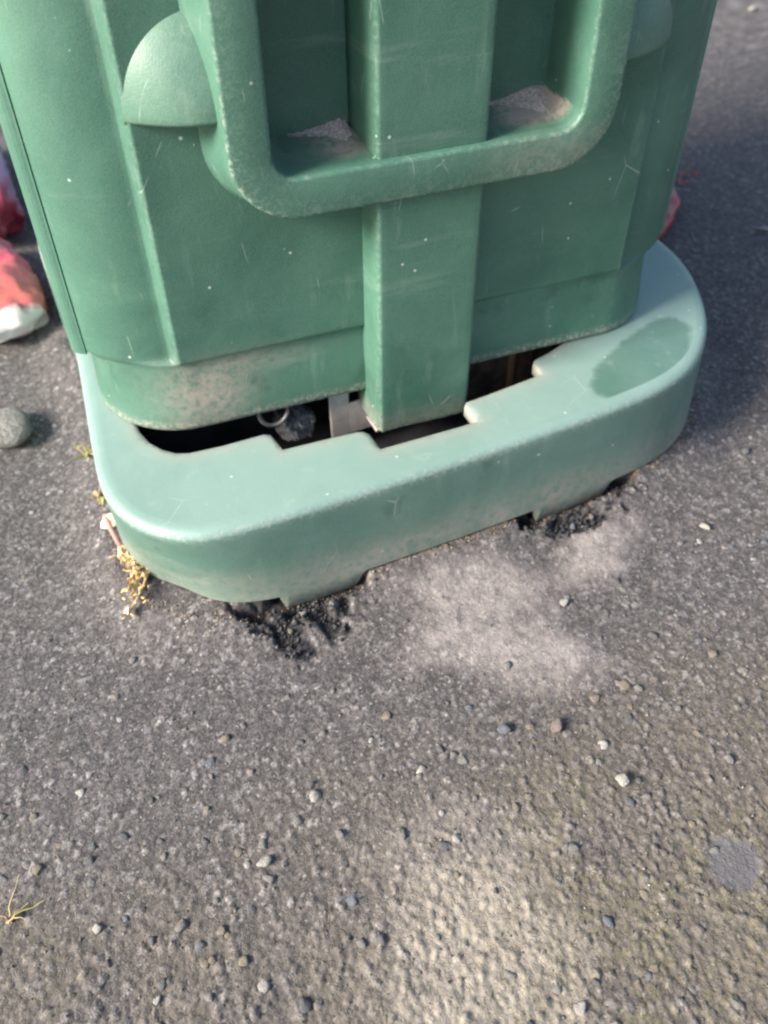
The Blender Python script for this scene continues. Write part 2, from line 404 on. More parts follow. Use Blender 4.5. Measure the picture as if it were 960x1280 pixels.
while n_st < 225:
    x = rng.uniform(-.5, .35); y = rng.uniform(-.45, .12) ** 1
    if y > -.1 and rng.rand() < .75: continue
    if -.33 < x < .36 and y > -.045: continue
    put_stone(x, y, rng.uniform(.0024, .0058), ['grey', 'tan', 'pale', 'tan', 'blue', 'pale', 'grey', 'pale', 'pale'][rng.randint(9)], rng.uniform(.52, .72)); n_st += 1
# loose fine grit: joined, uncountable
def grit(name, pts, sizes, cols, mat, label, cat):
    base = np.array([(1, 0, -.3), (-.5, .87, -.3), (-.5, -.87, -.3), (0, 0, .9), (.4, .3, .5)])
    tf = np.array([(0, 1, 4), (1, 3, 4), (0, 4, 3), (1, 2, 3), (2, 0, 3), (0, 2, 1)])
    n = len(pts); a = rng.uniform(0, 6.28, n); c, s = np.cos(a), np.sin(a)
    B = base[None] * (1 + rng.uniform(-.35, .35, (n, 5, 3)))
    X = B[..., 0] * c[:, None] - B[..., 1] * s[:, None]; Y = B[..., 0] * s[:, None] + B[..., 1] * c[:, None]
    Vv = np.stack([X, Y, B[..., 2]], -1) * sizes[:, None, None] + pts[:, None, :]
    Ff = (tf[None] + (np.arange(n) * 5)[:, None, None]).reshape(-1, 3)
    o = mesh(name, Vv.reshape(-1, 3), Ff, mat, smooth=False, attrs={'tone': np.repeat(cols, 5)})
    return tag(o, label, cat, kind='stuff')
gm = NB('loose_grit', .85)
vr = gm.n('ShaderNodeValToRGB'); r_ = vr.color_ramp
r_.elements[0].color = (.03, .03, .034, 1); r_.elements[1].color = (.50, .47, .42, 1)
for p, c in ((.3, (.09, .088, .09)), (.55, (.16, .15, .14)), (.8, (.26, .23, .18))):
    e = r_.elements.new(p); e.color = c + (1,)
gm.link(gm.attr('tone'), vr.inputs[0]); gm.color(vr.outputs[0])
N = 5200
px = rng.uniform(-.5, .62, N); py = rng.uniform(-.46, .5, N) 
keep = (dist_out(px, py) > .004); px, py = px[keep], py[keep]
pz = np.array([gz(a, b) for a, b in zip(px, py)])
dens = ground_fields(px, py)
keep = rng.rand(len(px)) < (.45 + .55 * dens['coarse']); px, py, pz = px[keep], py[keep], pz[keep]
sz = .0006 + .0011 * rng.rand(len(px)) ** 3
grit('loose_grit', np.stack([px, py, pz], 1), sz, np.clip(rng.beta(2.2, 2.2, len(px)), 0, 1), gm.m, 'fine pale and dark grit lying loose over the worn asphalt', 'grit')
# broken black tar crumbs in the two hollows and sandy grit under the skirt edge
P = []
for cx_, cy_, sx_, sy_, n in ((-.196, -.016, .040, .010, 260), (-.214, -.040, .010, .018, 90), (.088, -.028, .032, .010, 230), (.148, -.006, .012, .010, 80), (-.172, -.04, .01, .01, 40)):
    P.append(np.stack([rng.normal(cx_, sx_ * .6, n), rng.normal(cy_, sy_ * .7, n)], 1))
P = np.concatenate(P); P = P[dist_out(P[:, 0], P[:, 1]) > .003]
Pz = np.array([gz(a, b) for a, b in P])
grit('tar_crumbs', np.c_[P, Pz + .0008], (.0007 + .0026 * rng.rand(len(P)) ** 2.2), rng.beta(.8, 5, len(P)) * .7, gm.m, 'black broken tar crumbs in the hollows under the green base feet', 'rubble')
n = 1500; k = rng.randint(0, len(OUT), n); dd = np.abs(rng.normal(0, .006, n)) + .001
P = OUT[k] + ON[k] * dd[:, None]; P += rng.normal(0, .002, P.shape)
sel = (P[:, 1] < .30); P = P[sel]
Pz = np.array([gz(a, b) for a, b in P])
sg = NB('sandy_grit', .9); v2 = sg.n('ShaderNodeValToRGB'); r_ = v2.color_ramp
r_.elements[0].color = (.06, .04, .03, 1); r_.elements[1].color = (.40, .31, .20, 1); e = r_.elements.new(.5); e.color = (.19, .13, .08, 1)
sg.link(sg.attr('tone'), v2.inputs[0]); sg.color(v2.outputs[0])
grit('sandy_grit', np.c_[P, Pz], rng.uniform(.0006, .0018, len(P)), rng.rand(len(P)), sg.m, 'brown sandy grit gathered along the foot of the green base', 'grit')

# ------------------------------------------------------------------ base plinth
H = .1155
base = empty('bin_base', (0, .25, 0)); tag(base, 'wide pale green plastic base with rounded corners and feet sunk into the asphalt', 'bin base')
BO = Vector((0, .25, 0))
def rel(Vv): Vv = np.array(Vv, dtype=float); Vv[:, :2] -= (0, .25); return Vv
ON = normals2(OUT); nO = len(OUT)
def foot_z(x, y):
    z = np.full(x.shape, .0185)
    front = y < .05
    for a, b in ((-.204, -.137), (.054, .132)):
        m = smooth(a - .004, a, x) * (1 - smooth(b - .002, b + .010, x))
        z = np.where(front, np.minimum(z, .0185 - .0175 * m), z)
    return z
def ring(off, z): return np.c_[OUT + ON * off, np.full(nO, z) if np.isscalar(z) else z]
botz = foot_z(OUT[:, 0], OUT[:, 1])
dr = (.0045 - .019 * np.exp(-(np.hypot(OUT[:, 0] + .300, OUT[:, 1] - .030) / .060) ** 2) - .004 * smooth(-.2, -.3, OUT[:, 0]))[:, None]
rings = [ring(-.0125, H), ring(-.0075, H - .0003), ring(-.0042, H - .0014), ring(-.0018, H - .0034), ring(-.0004, H - .0062), ring(0, H - .0095)]
for t in np.linspace(0, 1, 18)[1:]:
    z = (H - .0095) * (1 - t) + .0190 * t
    rings.append(np.c_[OUT + ON * dr * t, np.full(nO, z)])
rings.append(np.c_[OUT + ON * dr, botz]); rings.append(np.c_[OUT + ON * (dr - .001), botz - .0006]); rings.append(np.c_[OUT + ON * (dr - .0045), botz - .0004]); rings.append(np.c_[OUT + ON * (dr - .0055), botz + .002])
rings.append(ring(-.006, H * .5)); rings.append(ring(-.009, H - .012))
RV = np.concatenate(rings); nr = len(rings)
t_ = RV[:, 2]
wear = np.zeros(len(RV)); 
for q in (3, 4, 5): wear[q * nO:(q + 1) * nO] = .35
bi = 23
for q in range(nr - 6, nr - 3): wear[q * nO:(q + 1) * nO] = .9
bloom_and_lit = .10 + .15 * smooth(.09, .115, RV[:, 2]); bloom_and_lit[:nO * 5] = .9
dust = .55 * (1 - smooth(.018, .075, RV[:, 2])) * (.3 + fbm(RV[:, 0] + RV[:, 1], RV[:, 2], .03, 3, 91)) * (RV[:, 1] < .2)
dust[(nr - 5) * nO:(nr - 3) * nO] = .9
blotch = .8 * (RV[:, 0] < .0) * smooth(.045, .08, RV[:, 2]) * smooth(.108, .100, RV[:, 2])
mesh('skirt', rel(RV), lathe_grid(nr, nO, flip=True), M_base, base, attrs=dict(wear=wear, bloom_and_lit=bloom_and_lit, dust=dust, blotch=blotch))
# top plate with the notched opening
HOLE = [(-.276, .56), (-.277, .20), (-.2765, .152), (-.272, .133), (-.264, .119), (-.254, .1085), (-.243, .1035), (-.214, .100), (-.176, .0985), (-.171, .0955), (-.168, .072),
        (-.120, .0675), (-.100, .0655), (-.0945, .0635), (-.0915, .058), (-.0905, .0355), (-.01, .0315), (.0045, .0315), (.0055, .056), (.0085, .0595), (.030, .0605), (.094, .0655), (.0955, .083), (.100, .088), (.118, .092), (.20, .120), (.235, .14), (.24, .56)]
def dense(P, step):
    out = []
    for a, b in zip(P, P[1:] + P[:1]):
        a = np.array(a); b = np.array(b); m = max(1, int(np.hypot(*(b - a)) / step))
        for t in range(m): out.append(a + (b - a) * t / m)
    return out
hole = dense(HOLE, .006); inner = [tuple(p) for p in (OUT - ON * .0125)]
ver = [Vector((float(a), float(b))) for a, b in inner] + [Vector((float(a), float(b))) for a, b in hole]
ni, nh = len(inner), len(hole)
edges = [(k, (k + 1) % ni) for k in range(ni)] + [(ni + k, ni + (k + 1) % nh) for k in range(nh)]
def inside(P, X, Y):
    r = np.zeros(X.shape, bool); P = np.array(P)
    for a, b in zip(P, np.roll(P, -1, 0)):
        c = ((a[1] > Y) != (b[1] > Y)) & (X < (b[0] - a[0]) * (Y - a[1]) / (b[1] - a[1] + 1e-15) + a[0]); r ^= c
    return r
gxx, gyy = np.meshgrid(np.arange(-.33, .37, .0045), np.arange(-.01, .26, .0045)); gxx = gxx.ravel() + rng.uniform(-.0008, .0008, gxx.size); gyy = gyy.ravel() + rng.uniform(-.0008, .0008, gyy.size)
dsd = dist_out(gxx, gyy); ok = (dsd < -.0155) & ~inside(hole, gxx, gyy)
hp = np.array(hole); hd = np.min(np.hypot(gxx[:, None] - hp[None, :, 0], gyy[:, None] - hp[None, :, 1]), axis=1); ok &= hd > .003
ver += [Vector((float(a), float(b))) for a, b in zip(gxx[ok], gyy[ok])]
vo, eo, fo, *_ = geometry.delaunay_2d_cdt(ver, edges, [], 0, 1e-7)
vo = np.array([tuple(v) for v in vo]); tri = np.array([tuple(f) for f in fo])
cen = vo[tri].mean(1); okf = inside(inner, cen[:, 0], cen[:, 1]) & ~inside(hole, cen[:, 0], cen[:, 1]); tri = tri[okf]
nv = len(vo)
X, Y = vo[:, 0], vo[:, 1]
# D-shaped area where the bloom has been wetted away
pc, ps = math.cos(.42), math.sin(.42); dx, dy = X - .196, Y - .044
pu, pv = pc * dx + ps * dy, -ps * dx + pc * dy
dpatch = 1 - smooth(.86, 1.10, np.abs(pu / .078) ** 2.6 + np.abs((pv) / .031) ** 2.6 + .55 * (fbm(X, Y, .022, 4, 5) - .5))
bloomT = .92 + .12 * fbm(X, Y, .05, 3, 6) - .95 * dpatch
hdv = np.min(np.hypot(X[:, None] - hp[None, :, 0], Y[:, None] - hp[None, :, 1]), axis=1)
dustT = .32 * np.exp(-(hdv / .012) ** 2)
# drop the hole's lip a little and give it an inner wall
Vt = np.c_[vo, np.full(nv, H)]
hv = []                                            # indices of hole verts in vo
for a, b in hole:
    hv.append(int(np.argmin(np.hypot(X - a, Y - b))))
hA = .5 * np.sum(hp[:, 0] * np.roll(hp[:, 1], -1) - np.roll(hp[:, 0], -1) * hp[:, 1])
HN = normals2(hp) * (-1 if hA > 0 else 1)
Vt[hv, 2] -= .0004
lips = [np.c_[hp + HN * .0009, np.full(nh, H - .0013)], np.c_[hp + HN * .0014, np.full(nh, H - .0030)], np.c_[hp + HN * .0014, np.full(nh, H - .012)], np.c_[hp - HN * .001, np.full(nh, H - .0125)]]
Vt2 = np.concatenate([rel(Vt)] + [rel(l_) for l_ in lips])
Ft = [tuple(int(q) for q in f) for f in tri] 
Fw = [(hv[k], nv + k, nv + (k + 1) % nh, hv[(k + 1) % nh]) for k in range(nh)]
Fw += [(nv + q * nh + k, nv + (q + 1) * nh + k, nv + (q + 1) * nh + (k + 1) % nh, nv + q * nh + (k + 1) % nh) for q in range(3) for k in range(nh)]
at = dict(wear=np.r_[.25 * np.exp(-(hdv / .003) ** 2), np.full(4 * nh, .4)], bloom_and_lit=np.r_[bloomT, np.full(4 * nh, .8)], dust=np.r_[dustT, np.full(4 * nh, .7)], blotch=np.zeros(nv + 4 * nh))
top = mesh('top_plate', Vt2, Ft + Fw, M_base, base, attrs=at)
bm = bmesh.new(); bm.from_mesh(top.data); bmesh.ops.recalc_face_normals(bm, faces=bm.faces); bm.to_mesh(top.data); bm.free()
me = top.data
if me.polygons[0].normal.z < 0: me.flip_normals()
# what stands inside the opening
def box(V, F, c, s, rz=0, rx=0):
    Rm = Matrix.Rotation(rz, 3, 'Z') @ Matrix.Rotation(rx, 3, 'X'); b = len(V)
    for a in (-1, 1):
        for bb in (-1, 1):
            for cc in (-1, 1): V.append(Vector(c) + Rm @ Vector((a * s[0] / 2, bb * s[1] / 2, cc * s[2] / 2)))
    for f in ((0, 1, 3, 2), (4, 6, 7, 5), (0, 4, 5, 1), (2, 3, 7, 6), (0, 2, 6, 4), (1, 5, 7, 3)): F.append(tuple(b + q for q in f))
def boxes(name, L, mat, parent, org=BO, bevel=.0008):
    Vv, Ff = [], []
    for l in L: box(Vv, Ff, *l)
    o = mesh(name, [v - org for v in Vv], Ff, mat, parent, smooth=False)
    m = o.modifiers.new('bevel', 'BEVEL'); m.width = bevel; m.segments = 2; m.limit_method = 'ANGLE'
    return o
boxes('shade_sheets', [((0.0, .34, .028), (.56, .58, .004)), ((0.0, .19, .055), (.54, .004, .05))], M_dark, base)  # added dark sheets that paint the shade under the bin
# pale plate with a square hole, built as four strips round the hole
yp = .132
boxes('bracket', [((-.0905, yp, .085), (.020, .003, .058)), ((-.0515, yp, .085), (.024, .003, .058)), ((-.0720, yp, .1105), (.018, .003, .007)), ((-.0720, yp, .0745), (.018, .003, .037)),
                  ((-.048, yp - .012, .070), (.030, .026, .003))], M_plate, base)
boxes('bracket_hole_rim', [((-.0645, yp + .0006, .1), (.0022, .004, .0125))], M_strip, base, bevel=.0003)
boxes('brown_board', [((.095, .145, .070), (.13, .004, .08), 0), ((.125, .140, .07), (.014, .006, .085))], M_board, base)
boxes('narrow_strip', [((.1085, .1415, .07), (.006, .005, .085))], M_strip, base)
def tube(name, pts, r, mat, parent=None, n=8, org=Vector((0, 0, 0)), closed=False, attrs=None):
    pts = [Vector(p) - org for p in pts]; Vv = []; m = len(pts); up = Vector((.13, .21, .97)).normalized()
    rr = r if hasattr(r, '__len__') else [r] * m
    for k, p in enumerate(pts):
        t = (pts[(k + 1) % m] - pts[k - 1]) if closed else (pts[min(k + 1, m - 1)] - pts[max(k - 1, 0)])
        t.normalize(); s = t.cross(up)
        if s.length < .01: s = t.cross(Vector((1, 0, 0)))
        s.normalize(); u = s.cross(t)
        for q in range(n):
            a = 2 * math.pi * q / n; Vv.append(p + (s * math.cos(a) + u * math.sin(a)) * rr[k])
    Q = [tuple(int(z) for z in f) for f in lathe_grid(m + (1 if closed else 0), n)]
    if closed: Q = [tuple(z % (m * n) for z in f) for f in Q]
    else: Q += [tuple(range(n)), tuple(range((m - 1) * n, m * n))[::-1]]
    return mesh(name, Vv, Q, mat, parent)
tube('steel_ring', [(-.156 + .014 * math.cos(a), .130 + .002 * math.sin(a), .112 + .015 * math.sin(a)) for a in np.linspace(0, 6.28, 25)[:-1]], .0022, M_metal, base, org=BO, closed=True)

# ------------------------------------------------------------------ bin
BX, BY, BR, TF, TS, Z1 = -.023, .1105, -.0875, .0247, .0186, .117
binr = empty('litter_bin', (BX, BY, 0), BR)
tag(binr, 'large green plastic bin with raised rounded frame and central rib, standing on its base', 'bin')
def PT(A):
    A = np.array(A, dtype=float); dz = A[:, 2] - Z1
    A[:, 0] -= TS * dz * np.clip(A[:, 0] / .277, -1, 1); A[:, 1] -= TF * dz; return A
HW, RC, RID, STEP = .2825, .083, .2085, .0115
RE = .046                                                # depth of the elliptical corner
ZT = .95
# half outline on +u side: (u, y)
us = list(np.arange(0, .196, .0025)) + [.198, .200, .202, .204, .206, .2075, .2085, .2095, .2105, .2115, .2125, .2135, .2145, .2155, .2165]
def prof_y(u, st=STEP):
    a = abs(u); yc = st - .001
    if a > HW - RC: yc += RE * (1 - math.sqrt(max(1 - ((a - (HW - RC)) / RC) ** 2, 0)))
    t = float(smooth(.2085, .2165, np.array(a)))
    return yc * t
half = [(u, prof_y(u)) for u in us]
a0 = math.asin((us[-1] - (HW - RC)) / RC)
for a in np.linspace(a0, math.pi / 2, 26)[1:]: half.append((HW - RC + RC * math.sin(a), STEP - .001 + RE - RE * math.cos(a)))
for y in np.linspace(STEP + RE, .52, 20)[1:]: half.append((HW, y))  # unseen back lengthened so the bin's shadow covers more ground
for a in np.linspace(0, math.pi / 2, 8)[1:]: half.append((HW - .05 + .05 * math.cos(a), .52 + .05 * math.sin(a)))
for u in np.linspace(HW - .05, 0, 8)[1:-1]: half.append((u, .57))
right = np.array(half); left = right[1:][::-1] * (-1, 1)
OB = np.concatenate([right, [(0, .57)], left]); nB = len(OB)
RB = .088                                                # the lower band has a plain round corner without the ridge
def band_y(u):
    a = min(abs(u), HW); return RB - math.sqrt(max(RB ** 2 - max(a - (HW - RB), 0) ** 2, 0))
OL = OB.copy()
fm = (OB[:, 1] < .5)
def band_pt(u, y):
    # same arc angle on the plainer, rounder corner of the band
    a = abs(u)
    if a <= HW - RC: return u, 0.0
    if y < STEP + RE - .0012 and a < HW - 1e-6:
        th = math.asin(min(1, (a - (HW - RC)) / RC)); c0 = HW - RC; RU = .2822 - c0
        a0_ = HW - RC
        return math.copysign(c0 + RU * math.sin(th) if a > a0_ else a, u), RB * (1 - math.cos(th))
    t = (y - (STEP + RE)) / (.52 - STEP - RE)
    return math.copysign(.2822, u), RB + (.52 - RB) * max(0, t)
for q in np.where(fm)[0]: OL[q] = band_pt(*OB[q])

NBn = normals2(OB)
zlev = [(.1172, -.010), (.1162, -.0055), (.1166, -.0028), (.1180, -.0012), (.122, -.0006)] + [(z, -.0048 + .0042 * (.184 - z) / .06) for z in np.arange(.129, .184, .004)] + [(.1845, -.0046), (.1865, -.0038), (.188, -.0018), (.1895, -.0004), (.192, 0)] + [(z, 0) for z in np.arange(.196, .50, .003)] + [(z, 0) for z in np.arange(.51, ZT, .01)] + [(ZT, 0)]
rows = []
front = (OB[:, 1] < .05)
for z, ins in zlev:
    zz = np.full(nB, z)
    # the fold above the lower band dips at the corners
    k_ = float(smooth(.1905, .1865, np.array(z)))
    p = OB * (1 - k_) + OL * k_; p = p + normals2(p) * ins
    off = np.where(front & (np.abs(OB[:, 0]) < .134) & (z > .334) & (z < .685), .020, 0.0)
    p = p + np.c_[np.zeros(nB), off]
    rows.append(np.c_[p, zz])
BV = np.concatenate(rows)
nz_ = len(zlev)
u_, z_ = BV[:, 0], BV[:, 2]
wear = np.zeros(len(BV)); wear[:nB * 5] = .8; 
wear += .14 * np.exp(-((np.abs(u_) - .2095) / .003) ** 2) * (BV[:, 1] < .05)
fr = BV[:, 1] < .1
dust = .75 * np.exp(-((u_ + .190) / .035) ** 2 - ((z_ - .150) / .030) ** 2) * fr + .35 * np.exp(-((u_ + .15) / .05) ** 2 - ((z_ - .178) / .012) ** 2) * fr + .25 * np.exp(-((z_ - .119) / .006) ** 2)
dust += .6 * ((BV[:, 1] > .016) & (np.abs(u_) < .13) & fr) * np.exp(-(np.maximum(z_ - .35, 0) / .010) ** 2) * (smooth(.05, .12, u_) + np.exp(-((u_ + .05) / .02) ** 2))
bloom_and_lit = .25 + .35 * smooth(.02, .06, BV[:, 1]) * (u_ < 0) + .3 * smooth(.188, .12, z_) 
bloom_and_lit = .25 + .25 * (z_ < .188) + .55 * smooth(-.21, -.26, u_) * (z_ > .188)  # last term paints the left column paler, as if sunlit
blotch = .7 * np.exp(-((z_ - .16) / .05) ** 2) * fr
Fb = [tuple(int(q) for q in f) for f in lathe_grid(nz_, nB, flip=False)]
Fb.append(tuple(range(nB))[::-1]); Fb.append(tuple(range((nz_ - 1) * nB, nz_ * nB)))
body = mesh('body', PT(BV), Fb, M_bin, binr, attrs=dict(wear=wear, dust=dust, bloom_and_lit=bloom_and_lit, blotch=blotch))

# lid (above the picture)
lr = [(ZT - .02, .012), (ZT - .022, .016), (ZT + .002, .018), (ZT + .012, .010), (ZT + .03, -.03), (ZT + .04, -.10)]
LV = np.concatenate([np.c_[OB + NBn * o_, np.full(nB, z)] for z, o_ in lr[:4]] + [np.c_[(OB - (0, .2)) * s_ + (0, .2), np.full(nB, z)] for z, s_ in ((ZT + .035, .8), (ZT + .05, .4))])
Fl = [tuple(int(q) for q in f) for f in lathe_grid(6, nB)]; Fl.append(tuple(range(5 * nB, 6 * nB)))
zero = lambda n: dict(wear=np.zeros(n), dust=np.zeros(n), bloom_and_lit=np.full(n, .3), blotch=np.zeros(n))
mesh('lid', PT(LV), Fl, M_bin, binr, attrs=zero(len(LV)))

# raised rounded frame
def rr(hw, zb, r, zt=.70, n=14):
    P = []
    for z in np.linspace(zt - r, zb + r, 90): P.append((-hw, z))
    for a in np.linspace(0, math.pi / 2, n)[1:-1]: P.append((-hw + r - r * math.cos(a), zb + r - r * math.sin(a)))
    for u in np.linspace(-hw + r, hw - r, 80): P.append((u, zb))
    for a in np.linspace(0, math.pi / 2, n)[1:-1]: P.append((hw - r + r * math.sin(a), zb + r - r * math.cos(a)))
    for z in np.linspace(zb + r, zt - r, 90): P.append((hw, z))
    for a in np.linspace(0, math.pi / 2, n)[1:-1]: P.append((hw - r + r * math.cos(a), zt - r + r * math.sin(a)))
    for u in np.linspace(hw - r, -hw + r, 30): P.append((u, zt))
    for a in np.linspace(0, math.pi / 2, n)[1:-1]: P.append((-hw + r - r * math.sin(a), zt - r + r * math.cos(a)))
    return np.array(P)
spec = [(.166, .3135, .055, .704, -.0015, 0), (.162, .3145, .054, .703, .001, 0), (.1585, .3158, .052, .702, .010, 0), (.1545, .3172, .051, .701, .024, 0), (.1522, .3180, .050, .700, .0325, .05), (.1515, .3185, .0495, .6995, .0343, .5), (.1505, .3193, .049, .699, .0352, .65), (.1490, .3206, .0485, .698, .0356, .25),
        (.135, .334, .034, .687, .0357, .05), (.1240, .3455, .021, .680, .0356, .08), (.1225, .3470, .019, .678, .0352, .25), (.1214, .3480, .0175, .677, .0342, .25), (.1207, .3487, .017, .676, .0320, .05)] + \
       [(.1205 - .0030 * t, .3488 + .0078 * t, .017 - .003 * t, .676 - .003 * t, .030 - .051 * t, 0) for t in np.linspace(0, 1, 10)[1:]]
FV, wv, dv = [], [], []
for hw, zb, r, zt, off, w in spec:
    p = rr(hw, zb, r, zt); FV.append(np.c_[p[:, 0], np.full(len(p), -off), p[:, 1]]); wv.append(np.full(len(p), w))
nF = len(p); FV = np.concatenate(FV); wv = np.concatenate(wv)
u_, z_, of = FV[:, 0], FV[:, 2], -FV[:, 1]
low_ = (z_ < .40)
wv = wv * (.55 + .45 * smooth(.43, .33, z_)) * (.6 + .5 * (u_ < -.09) + .5 * (u_ > .05))
dv = ((of < .0225) & (z_ > .345) & (z_ < .362) & (np.abs(u_) < .125)) * (1.0 * smooth(.055, .085, u_) + .9 * np.exp(-((u_ + .062) / .014) ** 2) + .2)
dv = dv * smooth(.026, .004, of) + .20 * (of > .030) * smooth(.01, .09, u_) * smooth(.36, .335, z_) 
mesh('raised_frame', PT(FV), lathe_grid(len(spec), nF, flip=False), M_bin, binr, attrs=dict(wear=wv, dust=dv, bloom_and_lit=.3 + .10 * (of > .03), blotch=np.zeros(len(FV))))

# central rib
def rib_section(hwf, hwb, off, back):
    r = .0035; P = [(-hwb, -back)]
    for t in np.linspace(0, 1, 5)[1:]: P.append((-hwb + (hwb - hwf - .0004) * t, -back + (back + off - r) * t))
    for a in np.linspace(0, math.pi / 2, 6)[1:]: P.append((-hwf + r - r * math.cos(a), off - r + r * math.sin(a)))
    L = list(P)
    for u in np.linspace(-hwf + r, hwf - r, 17)[1:-1]: L.append((u, off))
    return np.array(L + [(-a, b) for a, b in P[::-1]])
zs = [.0885, .0868, .0862, .0868, .0885, .091] 
rib_rows = []; rw = []
nS = len(rib_section(.044, .05, .03, .012))
jit = .0014 * (fbm(np.arange(nS) * .0035, np.zeros(nS), .006, 3, 77) - .5) * 2
for k, (z, ins) in enumerate([(.0875, .008), (.0858, .004), (.0855, .0018), (.0866, .0005), (.0885, 0), (.092, 0)] + [(z, 0) for z in np.arange(.096, .702, .004)]):
    s = rib_section(.0442 - ins, .0495 - ins, .0300 - ins, .021 - ins)
    zz = np.full(nS, z) + (jit if k < 5 else 0)
    rib_rows.append(np.c_[s[:, 0] + .0015, -s[:, 1], zz]); rw.append(np.full(nS, .95 if k < 5 else 0))
RVv = np.concatenate(rib_rows); rwv = np.concatenate(rw)
edge = np.exp(-((np.abs(RVv[:, 0] - .0015) - .0435) / .0016) ** 2) * (RVv[:, 1] < -.024)
rwv = np.maximum(rwv, .22 * edge)
Fr = [tuple(int(q) for q in f) for f in lathe_grid(len(rib_rows), nS)]; Fr.append(tuple(range(nS))[::-1]); Fr.append(tuple(range(len(RVv) - nS, len(RVv))))
mesh('central_rib', PT(RVv), Fr, M_bin, binr, attrs=dict(wear=rwv, dust=.30 * smooth(.12, .09, RVv[:, 2]), bloom_and_lit=.32 + .4 * smooth(.16, .09, RVv[:, 2]), blotch=.4 * smooth(.30, .12, RVv[:, 2])))

# the two side lugs: half cones with a flat underside, between corner ridge and frame
def lug(side):
    uc, zb, a_, b_ = .152, .391, .060, .062
    nr_, nt_ = 14, 22; Vv = []
    for r in np.linspace(0, 1, nr_):
        for t in np.linspace(0, math.pi * .62, nt_):
            off = .027 * (1 - r ** 2.0) - .0005
            if r == 1: off = -.001
            Vv.append((side * (uc + a_ * r * math.cos(t)), -off, zb + b_ * r * math.sin(t)))
    F_ = [tuple(int(q) for q in f) for f in lathe_grid(nr_, nt_, closed=False)]
    k0 = len(Vv)
    for r in np.linspace(0, 1, nr_):
        off = max(.027 * (1 - r ** 2.0) - .0005, -.001) if r < 1 else -.001
        Vv.append((side * (uc + a_ * r), -off + .0012, zb - .0022))
    for r in np.linspace(0, 1, nr_): Vv.append((side * (uc + a_ * r), .001, zb - .0035))
    for q in range(nr_ - 1):
        F_.append((q * nt_, (q + 1) * nt_, k0 + q + 1, k0 + q)); F_.append((k0 + q, k0 + q + 1, k0 + nr_ + q + 1, k0 + nr_ + q))
    n_ = len(Vv)
    o = mesh('side_lug', PT(Vv), F_, M_bin, binr, attrs=dict(wear=np.full(n_, .05), dust=np.full(n_, .05), bloom_and_lit=np.full(n_, .6), blotch=np.zeros(n_)))
    bm = bmesh.new(); bm.from_mesh(o.data); bmesh.ops.recalc_face_normals(bm, faces=bm.faces); bm.to_mesh(o.data); bm.free()
    return o
lug(-1); lug(1)

# back rim flanges at both sides
for sd_ in (-1, 1):
    prof = [(.278, .072), (.2800, .0490), (.2808, .0464), (.2816, .0460), (.2826, .0468), (.2850, .0478), (.2875, .0494), (.2900, .0522), (.2925, .0575), (.2925, .066), (.288, .072)]
    Vv = []; zr = [.1885, .1895] + list(np.linspace(.2, .93, 40))
    for z in zr:
        for u, y in prof: Vv.append((sd_ * u, y, z))
    n_ = len(prof); Fz = [tuple(int(q) for q in f) for f in lathe_grid(len(zr), n_)]; Fz.append(tuple(range(n_))); Fz.append(tuple(range(len(Vv) - n_, len(Vv))))
    o = mesh('side_rim', PT(Vv), Fz, M_bin, binr, attrs=dict(wear=np.zeros(len(Vv)), dust=np.zeros(len(Vv)), bloom_and_lit=np.full(len(Vv), 1.0), blotch=np.zeros(len(Vv))), smooth=False)  # rim coloured palest so the strip looks lit
    bm = bmesh.new(); bm.from_mesh(o.data); bmesh.ops.recalc_face_normals(bm, faces=bm.faces); bm.to_mesh(o.data); bm.free()

# gritty dust heaps in the corners of the two recesses
def heap(u0, u1, peak, fwd):
    Vv = []; n1, n2 = 26, 10
    for a in range(n1):
        t = a / (n1 - 1); u = u0 + (u1 - u0) * t
        k = (t / .86) ** 1.6 if t < .86 else 1 - .25 * (t - .86) / .14
        hgt = peak * k * (1 + rng.uniform(-.12, .12)) + .0002
        for b in range(n2):
            s = b / (n2 - 1)
            yb = .0196 - s * (.004 + fwd * k * (1 + .15 * math.sin(9 * t)))
            z = .3560 - (.0196 - yb) * .16 + hgt * (1 - s) ** 1.5 + rng.uniform(-.0005, .0005) * (b < n2 - 1) + .0003
            Vv.append((u, yb, z - (.0016 if b == n2 - 1 else 0)))
    return mesh('dust_heap', PT(Vv), lathe_grid(n1, n2, closed=False), M_dust, binr)
heap(.058, .1172, .0075, .030); heap(-.096, -.0500, .0055, .016)

